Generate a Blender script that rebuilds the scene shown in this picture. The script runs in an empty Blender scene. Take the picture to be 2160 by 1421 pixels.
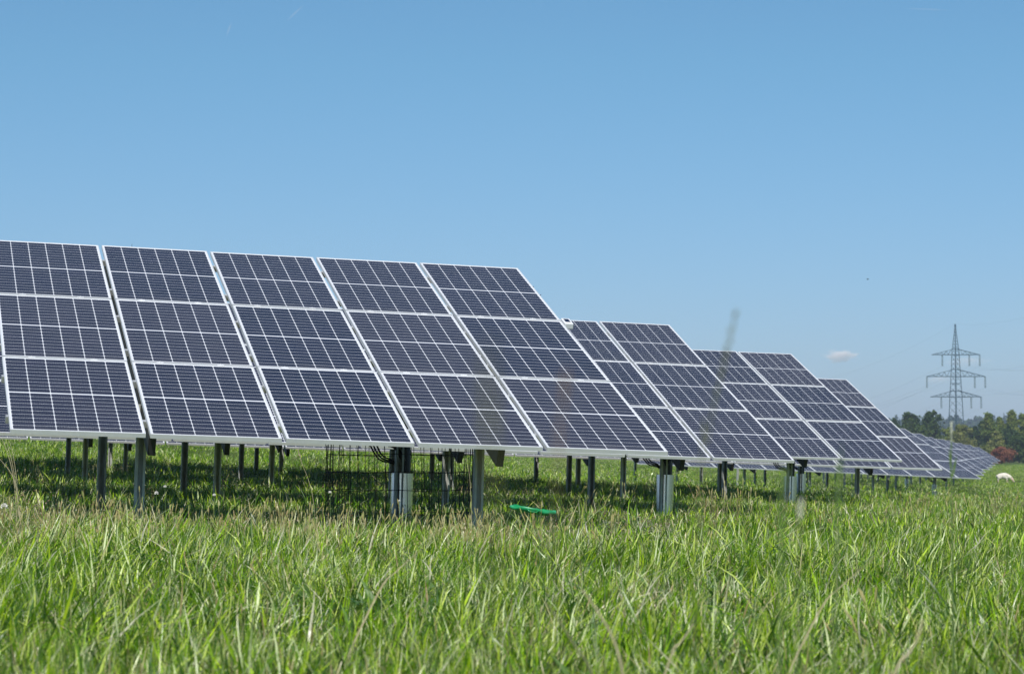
import bpy, bmesh, math, random
from mathutils import Vector, Matrix, Euler, noise
R = math.radians
rnd = random.Random(7)
scene = bpy.context.scene
COL = scene.collection

# ------------------------------------------------------------------ basics
FPX = 4992.0                       # focal length in pixels of a 2160 px wide frame
HOR = 985.0
def ray(px, py, Y):
    """point at distance Y (metres straight ahead) seen in direction (px, py)"""
    th = math.atan2(HOR - 710.5, FPX)
    a = (px - 1080) / FPX; b = (710.5 - py) / FPX
    d = Vector((a, math.cos(th) - b * math.sin(th), math.sin(th) + b * math.cos(th)))
    return d * (Y / d.y)

def tag(o, label=None, cat=None, group=None, kind=None):
    if label: o['label'] = label
    if cat: o['category'] = cat
    if group: o['group'] = group
    if kind: o['kind'] = kind
    return o

def empty(name, loc):
    o = bpy.data.objects.new(name, None); COL.objects.link(o); o.location = loc
    o.empty_display_size = 0.2
    return o

class MB:
    def __init__(s): s.v = []; s.f = []; s.c = []; s.smooth = False
    def add(s, vs, fs, c=None):
        n = len(s.v); s.v += [tuple(v) for v in vs]; s.f += [tuple(i + n for i in f) for f in fs]
        if c is not None: s.c += [c] * len(vs)
    def box(s, x0, x1, y0, y1, z0, z1, M=None):
        vs = [Vector(p) for p in ((x0,y0,z0),(x1,y0,z0),(x1,y1,z0),(x0,y1,z0),(x0,y0,z1),(x1,y0,z1),(x1,y1,z1),(x0,y1,z1))]
        if M: vs = [M @ v for v in vs]
        s.add(vs, [(0,3,2,1),(4,5,6,7),(0,1,5,4),(1,2,6,5),(2,3,7,6),(3,0,4,7)])
    def tube(s, pts, r, n=6, cap=True, c=None):
        pts = [Vector(p) for p in pts]; rs = r if isinstance(r, (list, tuple)) else [r] * len(pts)
        base = len(s.v); prev = None
        for i, p in enumerate(pts):
            d = (pts[min(i+1, len(pts)-1)] - pts[max(i-1, 0)])
            if d.length < 1e-9: d = Vector((0,0,1))
            d.normalize()
            if prev is None:
                a = d.cross(Vector((0,0,1)));
                if a.length < 1e-3: a = d.cross(Vector((1,0,0)))
            else:
                a = prev - d * prev.dot(d)
            a.normalize(); prev = a; b = d.cross(a)
            for k in range(n):
                t = 2*math.pi*k/n
                s.v.append(tuple(p + (a*math.cos(t) + b*math.sin(t)) * rs[i]))
                if c is not None: s.c.append(c)
        for i in range(len(pts)-1):
            for k in range(n):
                q = base+i*n; s.f.append((q+k, q+(k+1)%n, q+n+(k+1)%n, q+n+k))
        if cap:
            s.f.append(tuple(base+k for k in reversed(range(n))))
            s.f.append(tuple(base+(len(pts)-1)*n+k for k in range(n)))
    def mesh(s, name, mat, smooth=None):
        me = bpy.data.meshes.new(name); me.from_pydata(s.v, [], s.f)
        if s.c:
            ca = me.color_attributes.new('Col', 'FLOAT_COLOR', 'POINT')
            flat = []
            for c in s.c: flat += [c[0], c[1], c[2], 1.0]
            ca.data.foreach_set('color', flat)
        for m in (mat if isinstance(mat, (list, tuple)) else [mat]): me.materials.append(m)
        if smooth if smooth is not None else s.smooth:
            me.polygons.foreach_set('use_smooth', [True]*len(me.polygons))
        me.update(); return me
    def build(s, name, mat, parent=None, smooth=None, loc=None):
        o = bpy.data.objects.new(name, s.mesh(name, mat, smooth)); COL.objects.link(o)
        if parent: o.parent = parent
        if loc is not None: o.location = loc
        return o

# ------------------------------------------------------------------ materials
def mat(name, col=(.5,.5,.5), rough=.5, metal=0.0, spec=.5):
    m = bpy.data.materials.new(name); m.use_nodes = True
    b = m.node_tree.nodes['Principled BSDF']
    b.inputs['Base Color'].default_value = (*col, 1); b.inputs['Roughness'].default_value = rough
    b.inputs['Metallic'].default_value = metal; b.inputs['Specular IOR Level'].default_value = spec
    return m
class NT:
    def __init__(s, m): s.m = m; s.t = m.node_tree; s.n = s.t.nodes; s.l = s.t.links; s.b = s.n.get('Principled BSDF')
    def new(s, t, **k):
        n = s.n.new(t)
        for a, v in k.items(): setattr(n, a, v)
        return n
    def math(s, op, a, b=None, c=None):
        n = s.new('ShaderNodeMath', operation=op)
        for i, v in enumerate((a, b, c)):
            if v is None: continue
            if isinstance(v, (int, float)): n.inputs[i].default_value = v
            else: s.l.new(v, n.inputs[i])
        return n.outputs[0]
    def mix(s, f, a, b):
        n = s.new('ShaderNodeMix', data_type='RGBA')
        for i, v in ((0, f), (6, a), (7, b)):
            if isinstance(v, (int, float)): n.inputs[i].default_value = v
            elif isinstance(v, tuple): n.inputs[i].default_value = (*v, 1)
            else: s.l.new(v, n.inputs[i])
        return n.outputs[2]
    def noise(s, scale, detail=4, coord='Object', rough=.6):
        tc = s.new('ShaderNodeTexCoord'); n = s.new('ShaderNodeTexNoise')
        n.inputs['Scale'].default_value = scale; n.inputs['Detail'].default_value = detail; n.inputs['Roughness'].default_value = rough
        s.l.new(tc.outputs[coord], n.inputs['Vector']); return n.outputs['Fac']
    def ramp(s, f, stops):
        n = s.new('ShaderNodeValToRGB'); cr = n.color_ramp
        while len(cr.elements) < len(stops): cr.elements.new(.5)
        for e, (p, c) in zip(cr.elements, stops): e.position = p; e.color = (*c, 1)
        s.l.new(f, n.inputs[0]); return n.outputs[0]
    def bump(s, h, strength=.3, dist=.01):
        n = s.new('ShaderNodeBump'); n.inputs['Strength'].default_value = strength; n.inputs['Distance'].default_value = dist
        s.l.new(h, n.inputs['Height']); s.l.new(n.outputs[0], s.b.inputs['Normal'])

def noisy(name, stops, scale, rough=.6, metal=0., bump=0., detail=5, bd=.01):
    m = mat(name, rough=rough, metal=metal); t = NT(m); f = t.noise(scale, detail)
    t.l.new(t.ramp(f, stops), t.b.inputs['Base Color'])
    if bump: t.bump(f, bump, bd)
    return m

MW, ML = 1.038, 1.755              # module width and length
PX_, QY_ = MW + .037, ML + .024    # pitch across and up the slope
M_frame = noisy('anodised_frame', [(.3,(.74,.75,.76)),(.7,(.82,.82,.82))], 8, rough=.42, metal=.25)
M_rail = noisy('aluminium_rail', [(.3,(.5,.52,.54)),(.7,(.62,.63,.64))], 12, rough=.45, metal=.6)
M_post = noisy('galvanised_post', [(.3,(.36,.37,.34)),(.55,(.48,.49,.46)),(.75,(.58,.59,.56))], 9, rough=.6, metal=.35, bump=.2)
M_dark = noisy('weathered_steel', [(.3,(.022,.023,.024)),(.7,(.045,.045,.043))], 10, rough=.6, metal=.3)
M_back = mat('panel_backsheet', (.55,.56,.56), .6)
M_sleeve = noisy('sheet_metal_sleeve', [(.3,(.80,.83,.86)),(.7,(.90,.92,.94))], 6, rough=.17, metal=1.0)
M_pipe = mat('black_conduit', (.012,.012,.014), .5)
M_wire = noisy('rusty_wire', [(.3,(.018,.016,.015)),(.7,(.05,.035,.028))], 30, rough=.7)
M_white = noisy('white_plastic', [(.3,(.72,.73,.75)),(.7,(.8,.8,.8))], 20, rough=.4)
M_lens = mat('sensor_window', (.01,.012,.03), .08)
M_red = mat('red_cap', (.6,.05,.04), .4)

def glass_material():
    m = mat('solar_cells', rough=.12); t = NT(m)
    tc = t.new('ShaderNodeTexCoord'); sp = t.new('ShaderNodeSeparateXYZ'); t.l.new(tc.outputs['Object'], sp.inputs[0])
    x, y = sp.outputs[0], sp.outputs[1]
    # x from 0..MW ; y 0..ML
    bx, by, mid = .020, .024, .010
    cw = (MW - 2*bx) / 6; ch = (ML/2 - by - mid) / 10
    xs = t.math('SUBTRACT', x, bx); u = t.math('DIVIDE', xs, cw); fu = t.math('FRACT', u)
    dx = t.math('MULTIPLY', t.math('SUBTRACT', .5, t.math('ABSOLUTE', t.math('SUBTRACT', fu, .5))), cw)   # distance to cell edge
    ya = t.math('ABSOLUTE', t.math('SUBTRACT', y, ML/2)); ys = t.math('SUBTRACT', ya, mid)
    v = t.math('DIVIDE', ys, ch); fv = t.math('FRACT', v)
    dy = t.math('MULTIPLY', t.math('SUBTRACT', .5, t.math('ABSOLUTE', t.math('SUBTRACT', fv, .5))), ch)
    inx = t.math('MULTIPLY', t.math('GREATER_THAN', xs, 0), t.math('LESS_THAN', u, 6))
    iny = t.math('MULTIPLY', t.math('GREATER_THAN', ys, 0), t.math('LESS_THAN', v, 10))
    cx = t.math('GREATER_THAN', dx, .0024); cy = t.math('GREATER_THAN', dy, .0017)
    cc = t.math('GREATER_THAN', t.math('ADD', dx, dy), .012)        # chamfered corners
    cell = t.math('MULTIPLY', t.math('MULTIPLY', cx, cy), t.math('MULTIPLY', t.math('MULTIPLY', inx, iny), cc))
    bb = t.math('FRACT', t.math('MULTIPLY', fu, 9.0))
    bus = t.math('LESS_THAN', t.math('ABSOLUTE', t.math('SUBTRACT', bb, .5)), .045)
    # per-cell tint
    wn = t.new('ShaderNodeTexWhiteNoise', noise_dimensions='3D'); cv = t.new('ShaderNodeCombineXYZ')
    t.l.new(t.math('FLOOR', u), cv.inputs[0]); t.l.new(t.math('FLOOR', t.math('DIVIDE', y, ch)), cv.inputs[1])
    oi = t.new('ShaderNodeObjectInfo'); t.l.new(oi.outputs['Random'], cv.inputs[2]); t.l.new(cv.outputs[0], wn.inputs['Vector'])
    tint = t.mix(wn.outputs['Value'], (.014,.017,.032), (.021,.023,.043))
    tint2 = t.mix(t.math('MULTIPLY', oi.outputs['Random'], .35), tint, (.036,.032,.050))
    cb = t.mix(t.math('MULTIPLY', bus, .10), tint2, (.45,.46,.5))
    colr = t.mix(cell, (.78,.79,.82), cb)
    dirt = t.noise(3.0, 6); dd = t.math('MULTIPLY', t.math('SUBTRACT', dirt, .42), .10)
    low = t.math('MULTIPLY', t.math('MAXIMUM', t.math('SUBTRACT', 1.0, t.math('DIVIDE', y, .16)), 0.0), .16)
    oz = t.math('MULTIPLY', oi.outputs['Random'], .03)
    colr = t.mix(t.math('ADD', t.math('ADD', t.math('MAXIMUM', dd, 0.0), t.math('MULTIPLY', low, dirt)), oz), colr, (.38,.36,.33))
    vd = t.new('ShaderNodeTexVoronoi'); vd.inputs['Scale'].default_value = 1.7; vv = t.new('ShaderNodeVectorMath', operation='ADD'); cr3 = t.new('ShaderNodeCombineXYZ')
    t.l.new(t.math('MULTIPLY', oi.outputs['Random'], 91.0), cr3.inputs[2]); t.l.new(tc.outputs['Object'], vv.inputs[0]); t.l.new(cr3.outputs[0], vv.inputs[1]); t.l.new(vv.outputs[0], vd.inputs['Vector'])
    spot = t.math('MULTIPLY', t.math('LESS_THAN', vd.outputs['Distance'], .016), t.math('GREATER_THAN', oi.outputs['Random'], .55))
    colr = t.mix(spot, colr, (.72,.72,.68))
    t.l.new(colr, t.b.inputs['Base Color'])
    rr = t.new('ShaderNodeMapRange'); rr.inputs['From Min'].default_value = .3; rr.inputs['From Max'].default_value = .7
    rr.inputs['To Min'].default_value = .10; rr.inputs['To Max'].default_value = .2; t.l.new(dirt, rr.inputs['Value'])
    t.l.new(rr.outputs[0], t.b.inputs['Roughness'])
    t.b.inputs['IOR'].default_value = 1.38
    return m
M_glass = glass_material()

# ------------------------------------------------------------------ terrain
TR = [-.3, -.19, -.05, .05, .13, .2, .3]
TY = [3, 18, 27, 35, 43, 51, 70, 90, 150, 250, 500, 1000]
TZ = [[-.64,-.65,-.66,-.67,-.68,-.68,-.69],
      [-.47,-.52,-.58,-.63,-.67,-.71,-.76],
      [-.29,-.39,-.51,-.59,-.67,-.73,-.80],
      [-.12,-.27,-.44,-.56,-.66,-.75,-.85],
      [ .08,-.08,-.31,-.49,-.63,-.77,-.92],
      [ .33, .18,-.15,-.45,-.67,-.84,-1.0],
      [1.00, .70, .10,-.60,-.88,-1.02,-1.15],
      [1.50,1.15, .35,-.73,-1.05,-1.18,-1.28],
      [2.60,2.10,1.00,-.35,-.85,-.95,-1.05],
      [4.00,3.40,2.00, .60,-.15,-.35,-.45],
      [7.00,6.00,4.00,2.20,1.30,1.05,1.00],
      [10.,9.0,7.0,5.0,4.0,3.5,3.0]]
def _seg(a, v):
    v = min(max(v, a[0]), a[-1])
    for i in range(len(a)-1):
        if v <= a[i+1]: return i, (v-a[i])/(a[i+1]-a[i])
    return len(a)-2, 1.0
def terr(x, y):
    yy = max(y, 3.0); r = x / max(yy, 12.0) if yy < 12 else x/yy
    i, a = _seg(TY, yy); j, b = _seg(TR, r)
    b = b*b*(3-2*b)*.5 + b*.5
    def rowv(k): return TZ[k][j]*(1-b)+TZ[k][j+1]*b
    i0, i3 = max(i-1, 0), min(i+2, len(TY)-1)
    p0, p1, p2, p3 = rowv(i0), rowv(i), rowv(i+1), rowv(i3)
    h = TY[i+1]-TY[i]
    m1 = (p2-p0)/(TY[i+1]-TY[i0]) if i+1 > i0 else 0; m2 = (p3-p1)/(TY[i3]-TY[i]) if i3 > i else 0
    if i == 0: m1 = (p2-p1)/h
    a2, a3 = a*a, a*a*a
    z = (2*a3-3*a2+1)*p1+(a3-2*a2+a)*h*m1+(-2*a3+3*a2)*p2+(a3-a2)*h*m2
    if yy < 20:
        z += .045*noise.noise(Vector((x*2.3, y*1.6, 11)))*min(1, (20-yy)/4)
    if yy < 200:
        z += .035*noise.noise(Vector((x*.55, y*.55, 0))) + .02*noise.noise(Vector((x*1.7, y*1.7, 5)))
    return z
def geo(a, b, n): return [a*(b/a)**(k/(n-1)) for k in range(n)]
ys = [-60, -40, -25, -15, -10, -6, -3, -1] + [k*.25 for k in range(0, 80)] + [20+k*.5 for k in range(0, 80)] + geo(60, 9000, 90)
xs = [k*.75 for k in range(-34, -8)] + [k*.25 for k in range(-24, 25)] + [k*.75 for k in range(9, 35)]; xe = geo(26.5, 5000, 50)
xs = [-v for v in reversed(xe)] + xs + xe
mb = MB()
for y in ys:
    for x in xs: mb.v.append((x, y, terr(x, y)))
nx = len(xs)
for j in range(len(ys)-1):
    for i in range(nx-1):
        q = j*nx+i; mb.f.append((q, q+1, q+nx+1, q+nx))
M_ground = mat('meadow_ground', rough=.95, spec=.1); t = NT(M_ground)
n1 = t.noise(.35, 8); n2 = t.noise(6, 6)
c1 = t.ramp(n1, [(.3,(.07,.12,.015)),(.5,(.09,.145,.02)),(.7,(.125,.15,.035))])
c2 = t.ramp(n2, [(.35,(.025,.035,.008)),(.65,(.10,.13,.03))])
t.l.new(t.mix(.5, c1, c2), t.b.inputs['Base Color']); t.bump(n2, .6, .05)
ground = mb.build('ground', M_ground, smooth=True); tag(ground, kind='structure')

# ------------------------------------------------------------------ grass
def grass_mat():
    m = bpy.data.materials.new('grass_blades'); m.use_nodes = True; t = NT(m)
    at = t.new('ShaderNodeVertexColor'); at.layer_name = 'Col'
    t.l.new(at.outputs[0], t.b.inputs['Base Color']); t.b.inputs['Roughness'].default_value = .30
    t.b.inputs['Specular IOR Level'].default_value = .33
    tr = t.new('ShaderNodeBsdfTranslucent'); mx = t.new('ShaderNodeMixShader'); mx.inputs[0].default_value = .22
    cm = t.mix(.5, at.outputs[0], (.19,.38,.004)); t.l.new(cm, tr.inputs[0])
    t.l.new(t.b.outputs[0], mx.inputs[1]); t.l.new(tr.outputs[0], mx.inputs[2])
    t.l.new(mx.outputs[0], t.n['Material Output'].inputs['Surface'])
    return m
M_grass = grass_mat()
GREENS = [(.155,.305,.004),(.225,.400,.005),(.295,.490,.007),(.41,.57,.016),(.110,.235,.004),(.54,.65,.12),(.045,.125,.005),(.030,.095,.004),(.030,.09,.004),(.68,.76,.38)]  # blade greens; self-shadow painted into the darkest tones, highlights into the palest
DRY = [(.48,.44,.21),(.40,.35,.16),(.60,.57,.36),(.36,.27,.13),(.66,.64,.44)]
def blade(mb, x, y, h, w, lean, az, col, segs=4, curl=1.0):
    """tapered, bent grass blade"""
    d = Vector((math.cos(az), math.sin(az), 0)); s = Vector((-d.y, d.x, 0))
    tw = rnd.uniform(-1.2, 1.2); curl *= (1.0 if rnd.random() > .4 else rnd.uniform(1.3, 2.4)); sway = rnd.uniform(-.5, .5)
    vs = []; p = Vector((x, y, -.02)); ang = lean*.7
    for k in range(segs+1):
        f = k/segs; ww = w*(1-f**1.8)*.5*(.75+.5*math.sin(min(f*2.2, 1)*1.57))
        sd = s*math.cos(tw*f*1.4)+d*math.sin(tw*f*1.4)
        if k == segs: vs.append(p.copy())
        else: vs += [p - sd*ww, p + sd*ww]
        ang = lean*(.75+ curl*f*.75)
        ang = min(ang, 2.5)
        p = p + (Vector((0,0,1))*math.cos(ang) + (d + s*sway*f)*math.sin(ang))*(h/segs)
    fs = []
    for k in range(segs-1): fs.append((2*k, 2*k+1, 2*k+3, 2*k+2))
    fs.append((2*segs-2, 2*segs-1, 2*segs))
    mb.add(vs, fs, col)
def tuft(n, rad, hmin, hmax, w, segs, dry=.08, lean=.7, flat=0.1):
    mb = MB()
    for _ in range(n):
        a = rnd.uniform(0, 6.283); r = rad*math.sqrt(rnd.random())
        isdry = rnd.random() < dry
        c = rnd.choice(DRY) if isdry else rnd.choice(GREENS)
        k = rnd.uniform(.65, 1.25); c = tuple(v*k for v in c)
        h = rnd.uniform(hmin, hmax)*(1 if rnd.random() > .1 else 1.3)
        ln = abs(rnd.gauss(lean*.8, lean*.5)) if rnd.random() > flat else rnd.uniform(1.0, 1.5)
        az = rnd.gauss(.15, .9) if rnd.random() < .45 else rnd.uniform(0, 6.28); wv = w*(rnd.uniform(.55, 1.2) if rnd.random() > .12 else rnd.uniform(1.3, 1.9))
        blade(mb, r*math.cos(a), r*math.sin(a), h, wv, min(ln, 1.5), az, c, segs)
    return mb
def seed_clump(n, rad, h0, h1):
    mb = MB()
    for _ in range(n):
        a = rnd.uniform(0, 6.283); r = rad*math.sqrt(rnd.random()); x, y = r*math.cos(a), r*math.sin(a)
        h = rnd.uniform(h0, h1); lx, ly = rnd.gauss(0, .06), rnd.gauss(0, .06)
        c = rnd.choice([(.40,.35,.14),(.48,.43,.22),(.33,.36,.11),(.42,.32,.14)])
        top = Vector((x+lx, y+ly, h)); b = Vector((x, y, 0)); m_ = (top+b)/2+Vector((lx*.2,0,0))
        mb.tube([b, m_, top], .0011, 3, False, c)
        L = rnd.uniform(.03, .07); d = (top-m_).normalized()
        mb.tube([top-d*L, top-d*L*.6, top-d*L*.2, top+d*.004], [.0015, .0042, .0038, .0008], 5, False, tuple(v*1.15 for v in c))
    return mb
def weed_clump(n, rad):
    """low plants with small pale flower specks and round leaves"""
    mb = MB()
    for _ in range(n):
        a = rnd.uniform(0, 6.283); r = rad*math.sqrt(rnd.random()); b = Vector((r*math.cos(a), r*math.sin(a), 0))
        h = rnd.uniform(.12, .26); top = b+Vector((rnd.gauss(0,.05), rnd.gauss(0,.05), h))
        mb.tube([b, (b+top)/2+Vector((.01,0,0)), top], .0012, 3, False, (.16,.17,.07))
        for q in range(rnd.randint(4, 9)):
            f = rnd.uniform(.35, 1); p = b.lerp(top, f)+Vector((rnd.gauss(0,.012), rnd.gauss(0,.012), rnd.gauss(0,.008)))
            s_ = rnd.uniform(.0025, .006); c = rnd.choice([(.6,.55,.42),(.5,.45,.3),(.14,.2,.05),(.35,.2,.14)])
            e = Euler((rnd.uniform(0,3), rnd.uniform(0,3), rnd.uniform(0,3))).to_matrix()
            mb.add([p+e@Vector(v)*s_ for v in ((1,0,0),(0,1,0),(-1,0,0),(0,-1,0),(0,0,1),(0,0,-1))],
                   [(0,1,4),(1,2,4),(2,3,4),(3,0,4),(1,0,5),(2,1,5),(3,2,5),(0,3,5)], c)
    return mb
def leafy(n, rad):
    """broad herb leaves among the grass"""
    mb = MB()
    for _ in range(n):
        a = rnd.uniform(0, 6.283); r = rad*math.sqrt(rnd.random())
        blade(mb, r*math.cos(a), r*math.sin(a), rnd.uniform(.07, .15), rnd.uniform(.014, .03), rnd.uniform(.5, 1.3), rnd.uniform(0, 6.28),
              rnd.choice([(.10,.19,.04),(.13,.22,.06),(.08,.15,.03)]), 4)
    return mb
src = bpy.data.collections.new('meadow_sources')
def source(nm, mb):
    o = bpy.data.objects.new(nm, mb.mesh(nm, M_grass)); src.objects.link(o)
KIND = {}
cnt = 0
def addk(kind, mb):
    global cnt
    source('meadow_%03d' % cnt, mb); KIND.setdefault(kind, []).append(cnt); cnt += 1
for _ in range(5): addk('near', tuft(130, .14, .06, .20, .0032, 5, .10, 1.0, .30))
for _ in range(3): addk('near', tuft(60, .13, .08, .22, .0080, 5, .12, 1.0, .35))
for _ in range(2): addk('tall', tuft(40, .08, .16, .29, .0055, 6, .05, .45, .1))
for _ in range(2): addk('neardry', tuft(75, .13, .05, .15, .005, 5, .42, 1.1, .5))
for _ in range(5): addk('mid', tuft(160, .25, .08, .23, .0058, 4, .09, .9, .25))
for _ in range(2): addk('middry', tuft(80, .25, .09, .22, .0065, 3, .5, .8, .2))
for _ in range(4): addk('short', tuft(110, .30, .05, .17, .009, 4, .10, .8, .2))
for _ in range(4): addk('far', tuft(420, 1.0, .05, .12, .014, 2, .10, .9))
for _ in range(3): addk('seed', seed_clump(13, .22, .15, .31))
for _ in range(3): addk('weed', weed_clump(14, .2))
for _ in range(2): addk('leafy', leafy(14, .12))

P, RT, SC, IX = [], [], [], []
def place(x, y, kind, smin=.85, smax=1.2, slope=True):
    P.append((x, y, terr(x, y) - .005)); RT.append((rnd.gauss(0,.2), rnd.gauss(0,.2), 2.6*noise.noise(Vector((x*.9, y*.9, 40)))+rnd.gauss(0, .8)))
    SC.append(rnd.uniform(smin, smax)); IX.append(rnd.choice(KIND[kind]))
def scatter(y0, y1, dens, fn, margin=.6):
    """uniform density inside the wedge the meadow is seen in, with a margin to either side"""
    area = .25*(y1*y1-y0*y0) + margin*2*(y1-y0)
    for _ in range(int(area*dens)):
        while True:
            y = rnd.uniform(y0, y1); 
            if rnd.random() < (.25*2*y/1+margin*2)/(.5*y1+margin*2): break
        x = rnd.uniform(-.25*y-margin, .25*y+margin); fn(x, y)
def patch(x, y, s=1.0, o=0): return noise.noise(Vector((x*s, y*s, o)))
def under(x, y):
    return y > 18.2 + .26*x*1.0 and y < 52 and x < (.9 + .105*(y-18)) 
def f_near(x, y):
    d = patch(x, y, 1.3, 3)
    k = 'neardry' if d > .27 else 'near'
    s = .86 + .6*patch(x, y, 1.1, 9)
    if rnd.random() < .035 + (.06 if patch(x, y, .7, 77) > .3 else 0): k = 'tall'
    place(x, y, k, .75*s, 1.2*s)
def f_mid(x, y):
    if rnd.random() < .05: place(x, y, 'tall', .6, .95); return
    d = patch(x, y, .7, 3) + (.22 if (y > 13.5 and x < -.3) else 0)
    k = 'middry' if d > .42 else 'mid'
    s = (1 + .5*patch(x, y, .8, 9))*(.92 if y < 13.5 else 1.12)
    place(x, y, k, .8*s, 1.15*s)
def f_under(x, y):
    d = patch(x, y, .4, 3)
    place(x, y, 'middry' if d > .5 else 'short', .7, 1.25)
scatter(1.3, 8.5, 62, f_near, .5)
scatter(8.0, 18.3, 17, f_mid, .8)
scatter(18.0, 60, 4.6, f_under, 1.5)
scatter(58, 330, .22, lambda x, y: place(x, y, 'far', .8, 1.3), 4)
scatter(2, 16, 4.5, lambda x, y: place(x, y, 'leafy', .8, 1.3), .5)
def f_seed(x, y):
    if x < .6*(1+.4*patch(x, y, .6, 1)) - .02*(y-14) or rnd.random() < .06: place(x, y, 'seed', .75, 1.12)
scatter(13.5, 18.0, 4.0, f_seed, .5)
scatter(15.6, 18.2, 4.5, f_seed, .5)
scatter(6, 13.5, .12, lambda x, y: place(x, y, 'seed', .6, .95), .5)
def f_weed(x, y):
    if patch(x, y, .5, 20) > -.15 and x < 1.2: place(x, y, 'weed', .7, 1.3)
scatter(16.8, 20.5, 5, f_weed, .5)
scatter(20, 48, .15, lambda x, y: place(x, y, 'seed', .7, 1.5), .5)
scatter(22, 48, .25, lambda x, y: place(x, y, 'weed', .7, 1.3), .5)
me = bpy.data.meshes.new('grass'); me.from_pydata(P, [], [])
a = me.attributes.new('rotv', 'FLOAT_VECTOR', 'POINT'); a.data.foreach_set('vector', [c for v in RT for c in v])
a = me.attributes.new('scl', 'FLOAT', 'POINT'); a.data.foreach_set('value', SC)
a = me.attributes.new('idx', 'INT', 'POINT'); a.data.foreach_set('value', IX)
grass = bpy.data.objects.new('grass', me); COL.objects.link(grass)
tag(grass, 'tall green meadow grass with dry blades and seed heads', 'grass', kind='stuff')
ng = bpy.data.node_groups.new('meadow_scatter', 'GeometryNodeTree')
ng.interface.new_socket('Geometry', in_out='INPUT', socket_type='NodeSocketGeometry')
ng.interface.new_socket('Geometry', in_out='OUTPUT', socket_type='NodeSocketGeometry')
gi = ng.nodes.new('NodeGroupInput'); go = ng.nodes.new('NodeGroupOutput')
ip = ng.nodes.new('GeometryNodeInstanceOnPoints'); ci = ng.nodes.new('GeometryNodeCollectionInfo')
ci.inputs['Collection'].default_value = src; ci.inputs['Separate Children'].default_value = True; ci.inputs['Reset Children'].default_value = True
def named(n, t_):
    q = ng.nodes.new('GeometryNodeInputNamedAttribute'); q.data_type = t_; q.inputs['Name'].default_value = n; return q.outputs['Attribute']
ng.links.new(gi.outputs[0], ip.inputs['Points']); ng.links.new(ci.outputs[0], ip.inputs['Instance'])
ip.inputs['Pick Instance'].default_value = True
ng.links.new(named('idx', 'INT'), ip.inputs['Instance Index'])
ng.links.new(named('rotv', 'FLOAT_VECTOR'), ip.inputs['Rotation']); ng.links.new(named('scl', 'FLOAT'), ip.inputs['Scale'])
ng.links.new(ip.outputs[0], go.inputs[0])
md = grass.modifiers.new('scatter', 'NODES'); md.node_group = ng

# ------------------------------------------------------------------ solar tables
LIP, DEP = .0115, .035
def panel_meshes():
    g = MB(); g.add([(LIP-.003,LIP-.003,-.003),(MW-LIP+.003,LIP-.003,-.003),(MW-LIP+.003,ML-LIP+.003,-.003),(LIP-.003,ML-LIP+.003,-.003)], [(0,1,2,3)])
    g.add([(LIP-.003,LIP-.003,-.008),(MW-LIP+.003,LIP-.003,-.008),(MW-LIP+.003,ML-LIP+.003,-.008),(LIP-.003,ML-LIP+.003,-.008)], [(3,2,1,0)])
    me = g.mesh('solar_panel', [M_glass, M_back]); me.polygons[1].material_index = 1
    f = MB()
    f.box(0, MW, 0, LIP, -DEP, 0); f.box(0, MW, ML-LIP, ML, -DEP, 0)
    f.box(0, LIP, LIP, ML-LIP, -DEP, 0); f.box(MW-LIP, MW, LIP, ML-LIP, -DEP, 0)
    f.box(LIP, MW-LIP, LIP, .03, -DEP, -DEP+.002); f.box(LIP, MW-LIP, ML-.03, ML-LIP, -DEP, -DEP+.002)
    return me, f.mesh('panel_frame', M_frame)
ME_panel, ME_frame = panel_meshes()
def clamp_mesh():
    m = MB(); m.box(-.03, .03, -.017, .017, 0.0005, .004); m.tube([(0,0,.003),(0,0,.010)], .006, 6)
    return m.mesh('panel_clamp', M_frame)
ME_clamp = clamp_mesh()
LEAN = 1.6
def link(name, me, parent, M):
    o = bpy.data.objects.new(name, me); COL.objects.link(o); o.parent = parent; o.matrix_local = M; return o
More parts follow.
